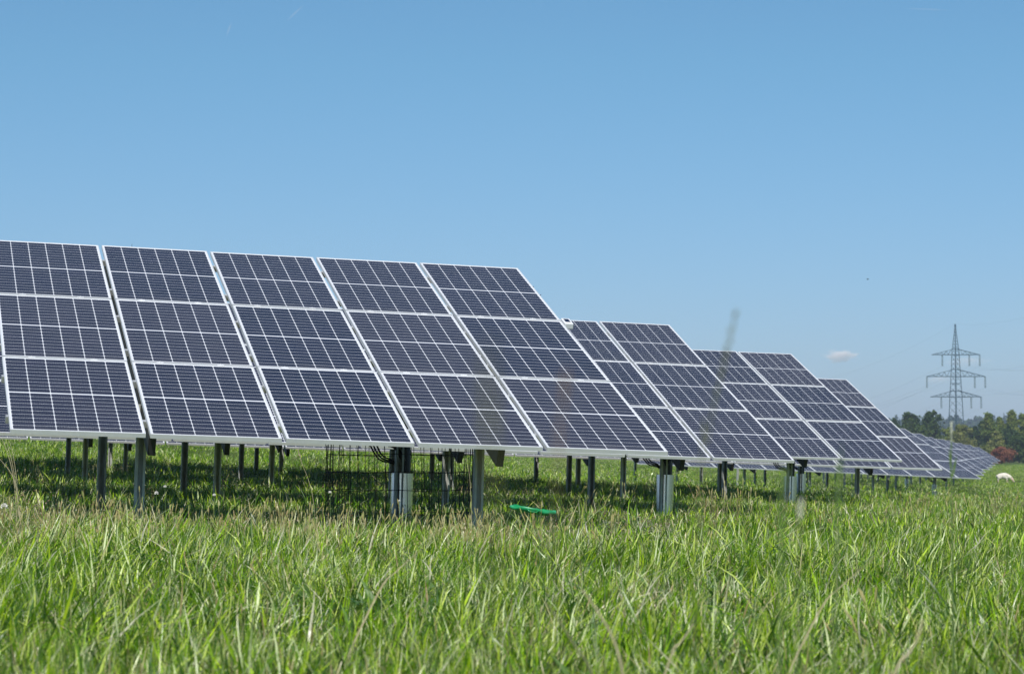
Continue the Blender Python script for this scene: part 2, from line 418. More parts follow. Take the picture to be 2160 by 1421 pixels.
def table(label, C, yaw, slope, tilt, ncol, skip=0, rows=3, posts_t=1.40, bay=2.85, detail=True, group='rows of solar tables',
          sleeve=None, a_f=.9, a_r=3.9, rightgap=0.0, strap=False):
    C = Vector(C); yaw, slope, tilt = R(yaw), R(slope), R(tilt)
    u = Vector((math.cos(yaw)*math.cos(slope), math.sin(yaw)*math.cos(slope), -math.sin(slope)))
    n0 = Vector((-math.sin(yaw), math.cos(yaw), 0)); zz = u.cross(n0)
    v = n0*math.cos(tilt)+zz*math.sin(tilt); n = u.cross(v)
    Lt = ncol*PX_ - .037
    base = C - u*(Lt/2) + n0*2.4; base.z = terr(base.x, base.y)
    root = empty('solar_table', base); tag(root, label, 'solar table', group)
    Rm = Matrix((u, v, n)).transposed().to_4x4()
    def loc(s, q, w=0): return C + u*s + v*q + n*w - base
    for c in range(ncol):
        for r in range(rows):
            j = [rnd.gauss(0, .0012) for _ in range(3)]
            T = Matrix.Translation(loc(-MW - c*PX_, r*QY_)) @ Rm @ Euler(j).to_matrix().to_4x4()
            p = link('solar_panel', ME_panel, root, T)
            f = link('panel_frame', ME_frame, p, Matrix.Identity(4))
    # purlins
    for q in ((.40, 1.36, 2.18, 3.14, 3.96, 4.92) if detail else (.4, 2.7, 4.9)):
        m = MB(); T = Matrix.Translation(loc(0, q)) @ Rm
        m.box(-Lt-.02, .02, -.022, .022, -DEP-.055, -DEP-.001, T)
        m.build('rail', M_rail, root)
    # clamps on the seams between the panel rows and between the columns
    if detail:
        for r in (1, 2):
            for c in range(ncol):
                for fx in (.27, .77):
                    T = Matrix.Translation(loc(-MW*fx - c*PX_, r*QY_-.012)) @ Rm
                    link('panel_clamp', ME_clamp, root, T)
    # posts and sloping beams
    t_ = posts_t; k = 0
    dn = (Vector((0,0,-1)) - u*math.tan(R(LEAN))).normalized()      # posts lean a little with the slope
    while t_ < Lt + .2:
        m = MB(); T = Matrix.Translation(loc(-t_+.01, 0)) @ Rm
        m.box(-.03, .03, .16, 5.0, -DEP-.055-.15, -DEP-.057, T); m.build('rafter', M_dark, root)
        for a_, nm in ((a_f, 'front'), (a_r, 'rear')):
            top = C - u*t_ + n0*a_; top.z += math.tan(tilt)*a_ - DEP - .09
            gz = terr(top.x, top.y); L = (top.z-gz+.5)
            m = MB(); xa = Vector((math.cos(yaw), math.sin(yaw), 0)); xa = (xa - dn*xa.dot(dn)).normalized(); ya = dn.cross(xa).normalized()
            TT = Matrix.Translation(top-base) @ Matrix((xa, ya, -dn)).transposed().to_4x4()
            wd = .040
            m.box(-wd, wd, -.003, .003, -L, .03, TT)                           # web of the C profile
            m.box(-wd, -wd+.004, .003, .062, -L, .03, TT); m.box(wd-.004, wd, .003, .062, -L, .03, TT)
            m.box(-wd+.004, -wd+.02, .058, .062, -L, .03, TT); m.box(wd-.02, wd-.004, .058, .062, -L, .03, TT)
            m.build('post', M_post, root)
            if k == 0 and strap and nm == 'front':
                m = MB(); 
                m.tube([TT@Vector((.034,-.012,-.10)), TT@Vector((.01,-.018,-.2)), TT@Vector((-.02,-.02,-.31))], .0055, 5); m.build('cable_strap', M_white, root, smooth=True)
            if k == 0 and sleeve == nm:
                zt = gz + .66
                def at(dx, dy, z): return TT@Vector((dx, dy, z - top.z))
                # sheet metal sleeve standing round the foot of the post
                m = MB(); N = 22
                ring = []
                for i in range(N):
                    a = 2*math.pi*i/N; rx, ry = .11, .11
                    ring.append((.055+rx*math.cos(a), -.075+ry*math.sin(a)))
                vs = [at(x_, y_, gz-.1) for x_, y_ in ring] + [at(x_, y_, zt-.16) for x_, y_ in ring]
                m.add(vs, [(i, (i+1)%N, N+(i+1)%N, N+i) for i in range(N)])
                m.build('metal_sleeve', M_sleeve, root, smooth=True)
                m = MB(); m.tube([at(.075,-.075,gz-.05), at(.075,-.075,zt-.1), at(.08,-.07,top.z-.02)], .056, 16); m.build('cable_duct', M_pipe, root, smooth=True)
                m = MB()
                for s_ in range(3):
                    pts = []
                    for q in range(9):
                        f = q/8; pts.append(at(.05-(.30+.04*s_)*f, -.03-.02*s_, zt-.14+(.32+.01*s_)*f + .10*math.sin(f*5.5+s_*.4)*(f*(1-f))*2 - .06*math.sin(f*3.14)))
                    m.tube(pts, .009, 6)
                pts = [at(.05-.16*f, .02, zt-.05+.16*f+.05*math.sin(f*3.1)) for f in (0,.2,.4,.6,.8,1)]
                m.tube(pts, .022, 8); m.build('cable_bundle', M_pipe, root, smooth=True)
                if strap == 'red':
                    m = MB(); m.tube([at(.062,-.063,top.z-.16), at(.062,-.075,top.z-.16)], .009, 8); m.build('red_cap', M_red, root)
        t_ += bay; k += 1
    return root, C, u, v, n, base, Rm

slope_g = 'long rows of tilted solar tables'
T1 = table('nearest and largest solar table, five columns of panels above a wire cage',
      (1.291,19.612,.129), 15.07, 1.74, 21.26, 5, posts_t=1.385, sleeve='rear', strap='red', group=slope_g)
lt = 5*PX_ + .42
c1 = Vector((1.291,19.612,.129)); yw, sl = R(15.07), R(1.74)
u1 = Vector((math.cos(yw)*math.cos(sl), math.sin(yw)*math.cos(sl), -math.sin(sl)))
table('solar table mostly outside the left edge of the frame, beside the nearest table', c1-u1*lt, 15.07, 1.74, 21.26, 3, posts_t=1.5, group=slope_g)
table('second solar table back, ending just right of the nearest one',
      (3.423,28.705,.08), 14.66, 1.87, 21.33, 10, posts_t=1.37, bay=2.75, sleeve='front', strap=True, group=slope_g)
table('third solar table back, between the second and the fourth',
      (6.329,38.431,.116), 14.9, 1.52, 21.55, 14, posts_t=1.60, sleeve='front', group=slope_g)
table('fourth solar table back, last of the four steep near tables before the distant group',
      (8.366,46.077,-.036), 14.3, 1.80, 21.14, 15, posts_t=1.40, sleeve='rear', strap=True, group=slope_g)
c4 = Vector((8.366,46.077,-.034)); yw, sl = R(14.3), R(1.80)
u4 = Vector((math.cos(yw)*math.cos(sl), math.sin(yw)*math.cos(sl), -math.sin(sl)))
table('far left solar table seen only as a thin front edge below the nearest table',
      c4-u4*(15*PX_+.25), 14.3, 1.80, 21.14, 3, posts_t=2.9, group=slope_g)
FAR = [((17.868,90.341,-.429), 14, 'long low solar table, first and lowest of the distant group'),
       ((21.932,110.123,-.356), 12, 'second table of the distant group, its corner just beyond the first'),
       ((26.0,130.125,-.26), 10, 'third table of the distant group'),
       ((30.596,151.67,-.14), 10, 'fourth table of the distant group'),
       ((34.60,170.54,-.015), 10, 'fifth table of the distant group'),
       ((42.29,207.3,.176), 11, 'sixth table of the distant group, near its far end'),
       ((52.127,254.0,.469), 12, 'seventh table of the distant group, last but one before the trees'),
       ((69.186,335.5,.877), 14, 'farthest solar table, a thin sliver in front of the reddish shrub')]
for k, (c, nc, lb) in enumerate(FAR):
    table(lb, c, 26.69, 2.14, 21.78, nc, detail=False, posts_t=1.5, bay=2.85, group=slope_g, sleeve='front' if k == 0 else ('rear' if k == 1 else None))

# sensor box and edge cable bolted to the right edge of the nearest table
root, C, u, v, n, base, Rm = T1
def L1(s, q, w=0): return C + u*s + v*q + n*w - base
T = Matrix.Translation(L1(.012, 2*QY_-.09)) @ Rm
m = MB(); m.box(0, .085, -.05, .12, -.045, .012, T); sb = m.build('sensor_box', M_white, root)
bv = sb.modifiers.new('b', 'BEVEL'); bv.width = .006; bv.segments = 2
m = MB(); m.box(.016, .066, .0, .09, .0125, .0145, T); m.build('sensor_window', M_lens, sb)
m = MB(); m.tube([L1(.018, 2*QY_-.14, -.02)] + [L1(.016+.004*math.sin(q*3), q, -.03) for q in (3.2, 2.6, 2.0, 1.4, .9, .5)], .005, 6)
m.build('edge_cable', mat('grey_cable', (.32,.38,.42), .5), root, smooth=True)
for (s, q, w, r_) in ((.03, 5.0, -.09, .012), (.05, 4.9, -.10, .014), (.035, 4.55, -.08, .011)):
    m = MB(); m.tube([L1(-.05, q, -.08), L1(s, q, w), L1(s+.03, q+.01, w+.03)], [.006, r_*.6, .004], 6); m.build('cable_tie', M_dark, root, smooth=True)
m = MB(); m.tube([L1(-4*PX_-MW+.05+.0, 3*QY_-.05, -.04), L1(-4*PX_-MW+1.15, 3*QY_-.02, 0.0)], .001, 3)
m = MB(); m.tube([L1(-3.97, 3*QY_-.06, -.05), L1(-3.965, 3*QY_+.01, .025)], [.004,.0015], 5); m.build('cable_tie', M_dark, root)

# ------------------------------------------------------------------ wire cage
cx, cy = C.x - u.x*1.385 - math.sin(R(15.07))*3.9, C.y - u.y*1.385 + math.cos(R(15.07))*3.9
cg = Vector((cx-.02, cy-.3, 0)); cg.z = terr(cg.x, cg.y)
cage = empty('wire_cage', cg); tag(cage, 'rusty dark wire mesh cage round the cables under the nearest table', 'wire cage')
H_ = .78; Rc = .70
mv = MB(); N = 48
for i in range(N):
    a = 2*math.pi*i/N + rnd.gauss(0, .02); x_, y_ = Rc*math.cos(a), Rc*math.sin(a)*.9
    mv.tube([(x_, y_, -.1), (x_+rnd.gauss(0,.008), y_, H_*.5), (x_+rnd.gauss(0,.012), y_+rnd.gauss(0,.01), H_+rnd.uniform(-.02,.02))], .0032, 5)
mv.build('upright_wires', M_wire, cage)
for zz_ in (.12, .34, .51, .675):
    m = MB(); pts = [(Rc*math.cos(2*math.pi*i/36)*1.004, Rc*math.sin(2*math.pi*i/36)*.904, zz_+.008*math.sin(i)) for i in range(37)]
    m.tube(pts, .0032, 5, False); m.build('wire_ring', M_wire, cage)

# ------------------------------------------------------------------ green tub in the grass
tb = ray(1113, 1071, 18.4); g = terr(tb.x, tb.y)
tub = empty('plastic_tub', (tb.x, tb.y, g)); tub.rotation_euler = (R(1), R(8.5), 0); tub.scale = (.94, .5, 1)
tag(tub, 'bright green plastic feed tub lying in the grass before the second bay', 'plastic tub')
M_tub = noisy('green_plastic', [(.3,(.008,.20,.06)),(.5,(.015,.30,.10)),(.7,(.05,.42,.18))], 9, rough=.28)
NT(M_tub).b.inputs['Transmission Weight'].default_value = .0
hz = tb.z - g
m = MB(); N = 36; prof = [(.10,hz-.040),(.13,hz-.036),(.150,hz-.022),(.168,hz-.012),(.185,hz-.004),(.187,hz-.02),(.190,hz-.022),(.189,hz+.001),(.170,hz+.004),(.160,hz-.01),(.140,hz-.028),(.0,hz-.032)]
for r_, z_ in prof:
    for i in range(N):
        a = 2*math.pi*i/N; m.v.append((r_*math.cos(a)*(1+.03*math.sin(2*a+1)), r_*math.sin(a), z_+ (.005*math.sin(3*a+.5)+.003*math.sin(8*a)+.002*math.sin(13*a))*(r_/.19)))
for k in range(len(prof)-1):
    for i in range(N): m.f.append((k*N+i, k*N+(i+1)%N, (k+1)*N+(i+1)%N, (k+1)*N+i))
m.build('tub_body', M_tub, tub, smooth=True)
m = MB(); m.tube([(.05,-.185,hz-.004),(.03,-.20,hz-.022),(-.03,-.20,hz-.022),(-.05,-.185,hz-.004)], .005, 6); m.build('tub_handle', M_tub, tub, smooth=True)

# ------------------------------------------------------------------ stalks and flowers that stand out
def stem_mat(name, c1, c2): return noisy(name, [(.3,c1),(.7,c2)], 40, rough=.6)
M_st_green = stem_mat('green_stem', (.07,.13,.03), (.12,.19,.05)); M_st_dry = stem_mat('dry_stem', (.38,.32,.17), (.52,.46,.28))
M_st_olive = stem_mat('olive_stem', (.13,.15,.06), (.2,.2,.09)); M_st_brown = stem_mat('brown_stem', (.26,.17,.1), (.36,.25,.15)); M_st_pale = stem_mat('pale_stem', (.6,.6,.48), (.75,.74,.62))
def stalk(label, pts, Y, m_stem, m_head=None, r=.0012, head=0, hr=.003, blade_w=0, foot=True):
    P3 = [ray(px, py, Y) for px, py in pts]
    if foot:
        lo = P3[-1]; d = (P3[-1]-P3[-2]); gz = terr(lo.x, lo.y)
        if lo.z > gz: P3.append(Vector((lo.x + d.x/abs(d.z)*min(lo.z-gz, .25)*.6, lo.y+.01, gz-.02)))
    P3.reverse(); b = P3[0].copy(); root = empty('grass_stalk', b); tag(root, label, 'grass stalk', 'grass stalks standing above the meadow')
    # smooth the polyline
    Q = []
    for i in range(len(P3)-1):
        p0 = P3[max(i-1,0)]; p1 = P3[i]; p2 = P3[i+1]; p3 = P3[min(i+2,len(P3)-1)]
        for k in range(5):
            t_ = k/5; Q.append(.5*((2*p1)+(p2-p0)*t_+(2*p0-5*p1+4*p2-p3)*t_*t_+(3*p1-p0-3*p2+p3)*t_**3) - b)
    Q.append(P3[-1]-b)
    m = MB()
    if blade_w:
        n_ = len(Q)
        for i, q in enumerate(Q):
            w_ = blade_w*(1-(i/(n_-1))**2)*.5; m.v += [(q.x-w_, q.y-.001, q.z), (q.x, q.y+w_*.3, q.z), (q.x+w_, q.y-.001, q.z)]
        for i in range(n_-1): m.f += [(3*i,3*i+1,3*i+4,3*i+3),(3*i+1,3*i+2,3*i+5,3*i+4)]
    else: m.tube(Q, [r*(1.2-.6*i/len(Q)) for i in range(len(Q))], 6)
    m.build('stem', m_stem, root, smooth=True)
    if head:
        top = Q[-1]; hm = MB(); acc = 0; i = len(Q)-1; path = [Q[-1]]
        while i > 0 and acc < head: acc += (Q[i]-Q[i-1]).length; i -= 1; path.append(Q[i])
        for j in range(46):
            f = rnd.random(); q = path[min(int(f*(len(path)-1)), len(path)-2)].lerp(path[min(int(f*(len(path)-1)), len(path)-2)+1], rnd.random())
            w_ = hr*math.sin(math.pi*min(max(f*.9+.08,0),1))**.6
            a = rnd.uniform(0, 6.28); p = q + Vector((math.cos(a)*w_*rnd.random(), math.sin(a)*w_*rnd.random(), 0))
            hm.tube([p, p+Vector((math.cos(a)*.001, math.sin(a)*.001, .003)), p+Vector((math.cos(a)*.0015, math.sin(a)*.0015, .007))], [hr*.2,hr*.5,hr*.08], 4, False)
        hm.build('seed_head', m_head or m_stem, root, smooth=True)
    return root
stalk('tall blurred seed stalk rising past the second table into the sky', [(1552,664),(1530,760),(1508,850),(1490,940),(1478,1010)], 2.25, M_st_olive, M_st_olive, .0006, .10, .0014)
stalk('very blurred dark blade in front of the fourth panel column', [(1004,690),(1016,800),(1030,930),(1040,1100)], .75, M_st_olive, blade_w=.0010)
stalk('faint brownish seed stalk in front of the fifth panel column', [(1192,800),(1188,880),(1180,1000),(1172,1080)], 1.3, M_st_brown, M_st_brown, .00025, .020, .0004)
s4 = stalk('slender green stalk with pale tip against the distant tables', [(2007,893),(2007,935),(2006,990),(2008,1080)], 6.5, M_st_green, M_st_pale, .0020, .05, .0022)
b4 = s4.location
m = MB()
for (xa, ya, xb, yb) in ((2009,1005,2018,958),(2006,985,2002,945)):
    p1 = ray(xa, ya, 6.5)-b4; p2 = ray(xb, yb, 6.5)-b4
    m.add([p1+Vector((-.003,0,0)), p1+Vector((.003,0,0)), (p1+p2)/2+Vector((.004,.002,0)), p2, (p1+p2)/2+Vector((-.003,0,0))], [(0,1,2,4),(4,2,3)])
m.build('leaf', M_st_green, s4)
stalk('blurred green blade before the gap under the third table', [(1776,928),(1774,970),(1771,1020),(1766,1080)], 2.6, M_st_green, blade_w=.0034)
stalk('soft green blade in front of the silver sleeve of the third table', [(1664,968),(1660,1000),(1652,1040),(1648,1100)], 2.4, M_st_green, blade_w=.0036)
stalk('short stalk with whitish seed head in the right foreground', [(1690,1062),(1688,1090),(1685,1125),(1684,1190)], 2.5, M_st_olive, M_st_pale, .0006, .020, .0010)
stalk('dry pale stalk fanning up at the left edge, left one', [(3,922),(14,950),(24,985),(32,1040)], 16.5, M_st_dry, r=.0022)
stalk('dry pale stalk at the left edge, middle one of the fan', [(12,926),(22,960),(30,1000),(36,1040)], 16.5, M_st_dry, r=.002)
stalk('dry pale stalk at the left edge, right one of the fan', [(20,930),(28,960),(33,995),(38,1040)], 16.6, M_st_dry, r=.002)
stalk('dry stalk lying low across the left edge', [(0,968),(10,980),(22,996),(34,1030)], 16.4, M_st_dry, r=.0024)
stalk('pale bent dry blade in the middle foreground', [(925,1130),(880,1165),(835,1205),(800,1245)], 7.6, M_st_dry, blade_w=.007)
stalk('tan dry stalk in the lower middle foreground, right one of two', [(1228,1243),(1258,1285),(1290,1340),(1315,1425)], 4.7, M_st_dry, r=.0026)
stalk('greenish dry stalk in the lower middle foreground, left one of two', [(1150,1270),(1180,1310),(1215,1365),(1250,1425)], 4.9, M_st_olive, r=.0030)
stalk('tan broken stalk in the lower right foreground', [(1945,1305),(1938,1340),(1915,1380),(1885,1425)], 4.8, M_st_dry, r=.003)
stalk('short forked dry stalk near the bottom middle', [(1462,1315),(1450,1335),(1430,1360),(1415,1385)], 5.3, M_st_dry, r=.0025)
stalk('long pale blade slanting in the right foreground', [(1865,1160),(1820,1195),(1775,1235),(1730,1285)], 6.8, M_st_dry, blade_w=.006)
stalk('drooping seed stalk beside the wire cage', [(628,948),(636,975),(650,1010),(660,1050)], 18.6, M_st_dry, M_st_dry, .0018, .08, .008)
stalk('thin dry stalk right of the wire cage', [(983,968),(990,1000),(993,1040),(994,1060)], 19.0, M_st_dry, r=.002)
stalk('pair of tan seed stalks by the first rear post, left one', [(480,960),(476,985),(470,1010)], 21.5, M_st_dry, r=.0025)
stalk('pair of tan seed stalks by the first rear post, right one', [(494,961),(487,985),(478,1012)], 21.5, M_st_dry, r=.0025)

def flower(px, py, Y, r_, label, col=(.8,.78,.72)):
    p = ray(px, py, Y); g_ = terr(p.x, p.y); f = empty('clover_flower', (p.x, p.y, g_)); tag(f, label, 'flower', 'pale flowers along the edge of the shade')
    m = MB(); m.tube([(0,0,-.01),(.005,0,(p.z-g_)*.5),(0,0,p.z-g_)], .002, 5); m.build('stem', M_st_green, f)
    m = MB()
    for j in range(90):
        a = rnd.uniform(0, 6.28); b_ = math.acos(rnd.uniform(-.5, 1)); d = Vector((math.sin(b_)*math.cos(a), math.sin(b_)*math.sin(a), math.cos(b_)))
        m.tube([d*r_*.25, d*r_*.8, d*r_], [r_*.05, r_*.14, r_*.04], 4)
    m.build('flower_head', M_petal, f, loc=(0,0,p.z-g_))
M_petal = noisy('petals', [(.3,(.62,.58,.5)),(.7,(.85,.83,.78))], 60, rough=.7)
for a in ((9,1068,16.8,.026,'large white clover head at the left edge'), (348,1026,18.0,.012,'small white flower right of the first pair of posts'),
          (330,1040,17.8,.016,'shaggy white flower low beside the first posts'), (452,1044,17.6,.013,'pinkish white flower head below the third post'),
          (696,1038,18.2,.012,'yellowish white daisy inside the left of the wire cage'), (842,1056,18.0,.009,'tiny white flower in front of the silver sleeve of the cage')):
    flower(*a)

# ------------------------------------------------------------------ sheep
M_wool = noisy('wool', [(.3,(.66,.58,.47)),(.7,(.82,.76,.66))], 14, rough=.95, bump=.8, bd=.03)
M_face = mat('sheep_face', (.62,.45,.36), .8)
def skin_mesh(name, verts, edges, radii, lvl=2):
    me = bpy.data.meshes.new(name); me.from_pydata(verts, edges, []); o = bpy.data.objects.new(name, me); COL.objects.link(o)
    md = o.modifiers.new('s', 'SKIN'); md.use_smooth_shade = True
    for i, r_ in enumerate(radii): me.skin_vertices[0].data[i].radius = (r_ if isinstance(r_, tuple) else (r_, r_))
    me.skin_vertices[0].data[0].use_root = True
    s = o.modifiers.new('d', 'SUBSURF'); s.levels = lvl; s.render_levels = lvl
    dg = bpy.context.evaluated_depsgraph_get(); dg.update(); out = bpy.data.meshes.new_from_object(o.evaluated_get(dg))
    bpy.data.objects.remove(o); return out
def sheep(x, y, rz, label, sc=1.0):
    root = empty('sheep', (x, y, terr(x, y))); root.rotation_euler = (0, 0, rz); root.scale = (sc,)*3
    tag(root, label, 'sheep', 'sheep grazing on the meadow')
    V = [(-.42,0,.62),(-.15,0,.60),(.15,0,.60),(.38,0,.60),(.56,0,.50),(.68,0,.34),(.78,0,.20),(.86,0,.11),(-.54,0,.60),(-.58,0,.46)]
    Ed = [(0,1),(1,2),(2,3),(3,4),(4,5),(5,6),(6,7),(0,8),(8,9)]
    Rr = [(.25,.24),(.27,.27),(.27,.28),(.22,.25),(.15,.17),(.10,.11),(.075,.075),(.045,.045),(.10,.12),(.03,.04)]
    for (bx, by, top) in ((.34,.13,3),(.30,-.13,3)):
        k = len(V); V += [(bx,by,.40),(bx+.01,by,.24),(bx,by,.03)]; Ed += [(3,k),(k,k+1),(k+1,k+2)]; Rr += [.085,.045,.038]
    for (bx, by, top) in ((-.44,.14,0),(-.36,-.14,0)):
        k = len(V); V += [(bx,by,.42),(bx-.06,by,.27),(bx-.02,by,.03)]; Ed += [(0,k),(k,k+1),(k+1,k+2)]; Rr += [.11,.05,.038]
    me = skin_mesh('sheep_body', V, Ed, Rr, 2); me.materials.clear(); me.materials.append(M_wool); me.materials.append(M_face)
    for p in me.polygons:
        if p.center.x > .66 or p.center.z < .26: p.material_index = 1
        p.use_smooth = True
    for v_ in me.vertices:
        if v_.co.x < .62 and v_.co.z > .34: v_.co += v_.normal*.022*noise.noise(v_.co*14)
    b = bpy.data.objects.new('body', me); COL.objects.link(b); b.parent = root
    for s_ in (-1, 1):
        m = MB(); m.tube([(.66,.07*s_,.36),(.64,.13*s_,.35),(.62,.17*s_,.31)], [.02,.03,.008], 6); m.build('ear', M_face, root, smooth=True)
def ground_at(px, y0, y1, target):
    """distance at which the meadow surface is seen at image row target"""
    best = None
    for k in range(200):
        Y = y0+(y1-y0)*k/199; x = ray(px, HOR, Y).x; z = terr(x, Y); py = HOR - z/Y*FPX
        if best is None or abs(py-target) < best[0]: best = (abs(py-target), x, Y)
    return best[1], best[2]
sx, sy = ground_at(2117, 100, 220, 1019)
sheep(sx, sy, R(-28), 'cream sheep grazing with its head down on the grass at the right edge', sy/5000*34/1.28)
fx = ray(2151, HOR, 470).x; sheep(fx, 470, R(10), 'far white sheep, a tiny speck below the trees at the right edge', 1.0)

# ------------------------------------------------------------------ trees
def foliage_mat(name, c0, c1, c2):
    m = mat(name, rough=.7, spec=.2); t = NT(m); at = t.new('ShaderNodeVertexColor'); at.layer_name = 'Col'
    f = t.new('ShaderNodeSeparateColor'); t.l.new(at.outputs[0], f.inputs[0])
    c = t.ramp(f.outputs[0], [(0.0,c0),(.5,c1),(1.0,c2)]); t.l.new(c, t.b.inputs['Base Color'])
    tr = t.new('ShaderNodeBsdfTranslucent'); mx = t.new('ShaderNodeMixShader'); mx.inputs[0].default_value = .25
    t.l.new(c, tr.inputs[0]); t.l.new(t.b.outputs[0], mx.inputs[1]); t.l.new(tr.outputs[0], mx.inputs[2]); t.l.new(mx.outputs[0], t.n['Material Output'].inputs['Surface'])
    return m
F_oak = foliage_mat('oak_leaves', (.032,.066,.012), (.055,.095,.017), (.085,.12,.022))
F_birch = foliage_mat('birch_leaves', (.095,.145,.025), (.145,.195,.035), (.23,.25,.06))
F_willow = foliage_mat('willow_leaves', (.135,.165,.035), (.195,.215,.05), (.27,.27,.09))
F_dark = foliage_mat('spruce_leaves', (.028,.060,.016), (.045,.085,.022), (.06,.10,.028))
F_red = foliage_mat('plum_leaves', (.15,.055,.03), (.23,.085,.05), (.29,.13,.07))
M_bark = noisy('bark', [(.3,(.06,.045,.035)),(.7,(.13,.10,.08))], 5, rough=.9, bump=.6, bd=.03)
def tree(name, label, px, Y, top, wpx, fol, kind='round', n=3200, leaf=.28, seed=0, cat='tree', base_frac=.12, trunk_r=None, group='trees behind the solar field'):
    r = random.Random(seed+int(px*7)); p = ray(px, HOR, Y); g_ = terr(p.x, Y); Hh = (HOR-top)/FPX*Y - g_; W = wpx/FPX*Y/2
    root = empty(name, (p.x, Y, g_)); tag(root, label, cat, group)
    tr = trunk_r or Hh*.022
    m = MB(); bend = r.gauss(0, .02)*Hh
    m.tube([(0,0,-.3),(0,0,Hh*.1),(bend*.5,0,Hh*.45),(bend,0,Hh*.85)], [tr*1.4,tr,tr*.65,tr*.15], 8)
    lobes = []
    nl = 16 if kind != 'shrub' else 12
    for k in range(nl):
        f = (k+.5)/nl
        z = Hh*(base_frac+(1-base_frac)*f*.93)
        if kind == 'round': env = math.sin(math.pi*min(.12+f*.86, 1))**.55
        elif kind == 'tall': env = math.sin(math.pi*min(.22+f*.74, 1))**.8
        elif kind == 'cone': env = (1-f)*.95+.08
        else: env = math.sin(math.pi*min(.25+f*.7, 1))**.5
        for q in range(3):
            a = r.uniform(0, 6.28); rr = W*env*r.uniform(.1, .85)
            lobes.append((Vector((math.cos(a)*rr+bend*f, math.sin(a)*rr*.9, z+r.gauss(0, Hh*.03))), W*env*r.uniform(.16,.46)+Hh*.025, r.uniform(.15,.85)))
    for (c, rad, s_) in lobes[::3]:
        m.tube([(bend*.3,0,max(c.z*.45, Hh*.08)), tuple(c*.6+Vector((0,0,c.z*.25))), tuple(c)], [tr*.4,tr*.22,tr*.05], 5, False)
    m.build('trunk', M_bark, root, smooth=True)
    m = MB()
    for _ in range(int(n*1.7)):
        c, rad, sh = lobes[r.randrange(len(lobes))]
        d = Vector((r.gauss(0,1), r.gauss(0,1), r.gauss(0,1))).normalized()
        rr = rad*(r.random()**.4)*(1.0 if r.random() > .25 else r.uniform(1.1, 1.7)); pz = c + Vector((d.x*rr, d.y*rr, d.z*rr*.85))
        if kind == 'tall' and fol is not F_dark: pz.z -= r.random()*rad*.5
        if pz.z < .1: continue
        s_ = leaf*.85*r.uniform(.5, 1.25); e = Euler((r.uniform(-1,1), r.uniform(-1,1), r.uniform(0,6.28))).to_matrix()
        nrm = (d*.8+Vector((r.gauss(0,.6), r.gauss(0,.6), r.gauss(0,.6)))).normalized(); tx = nrm.orthogonal().normalized(); ty = nrm.cross(tx)
        a = r.uniform(0, 6.28); ax = tx*math.cos(a)+ty*math.sin(a); ay = nrm.cross(ax)
        cv = min(max(sh + r.gauss(0,.18), 0), 1)
        m.add([pz-ax*s_-ay*s_*.5, pz+ax*s_*.2-ay*s_*.7, pz+ax*s_+ay*s_*.1, pz+ax*s_*.1+ay*s_*.7, pz-ax*s_*.8+ay*s_*.4], [(0,1,2,3,4)], (cv,cv,cv))
    m.build('crown', fol, root)
    return root
tree('oak_tree', 'dark green oak at the left end of the wood, touching the solar tables', 1885, 540, 884, 56, F_oak, n=3200)
tree('oak_tree', 'broad dark oak with rounded crown, second tree from the left', 1919, 530, 866, 66, F_oak, n=4200)
tree('oak_tree', 'tallest dark oak left of the pylon with an uneven flat top', 1963, 520, 864, 72, F_oak, n=4600)
tree('oak_tree', 'dark green tree partly hidden behind the distant tables, left of the willow', 1940, 500, 896, 60, F_oak, n=3000)
tree('tree', 'mid green bushy tree between the tall oak and the willow', 2000, 500, 903, 52, F_birch, n=3000)
tree('willow_tree', 'yellowish olive willow in front of the pylon foot', 2030, 480, 895, 62, F_willow, n=4200, leaf=.22)
tree('tree', 'dark green tree filling the gap right of the willow', 2058, 520, 897, 44, F_dark, n=3200)
tree('spruce_tree', 'very dark narrow tree at the left side of the tall group on the right', 2076, 500, 882, 34, F_dark, 'tall', n=3000)
tree('birch_tree', 'tall pointed birch leading the right group of trees', 2089, 480, 864, 40, F_birch, 'tall', n=4200, leaf=.22)
tree('birch_tree', 'lower olive birch with drooping foliage in front of the pointed birch', 2101, 450, 906, 46, F_willow, 'tall', n=3800, leaf=.2)
tree('tree', 'grey green tree between the pointed birch and the highest tree', 2112, 500, 876, 34, F_birch, 'tall', n=3000)
tree('birch_tree', 'highest tree of the right group with a knobbly top', 2136, 490, 862, 44, F_birch, 'tall', n=4600, leaf=.22)
tree('tree', 'dark tree under the highest one near the right edge', 2130, 470, 900, 46, F_dark, 'round', n=3600)
tree('tree', 'tree cut off by the right edge of the photo', 2160, 480, 868, 44, F_birch, 'tall', n=4200)
tree('tree', 'low dark tree at the right edge under the cut off one', 2150, 450, 915, 44, F_oak, 'round', n=3000)
tree('tree', 'tree outside the right edge continuing the wood', 2200, 480, 872, 60, F_oak, 'round', n=3000)
tree('plum_shrub', 'reddish brown shrub on a thin trunk beside the end of the tables', 2113, 400, 945, 56, F_red, 'shrub', n=3600, leaf=.16, cat='shrub', base_frac=.22, trunk_r=.09, group='shrubs at the meadow edge')
tree('plum_shrub', 'lower part of reddish hedge left of the reddish shrub', 2099, 420, 950, 30, F_red, 'shrub', n=1800, leaf=.16, cat='shrub', base_frac=.1, trunk_r=.07, group='shrubs at the meadow edge')

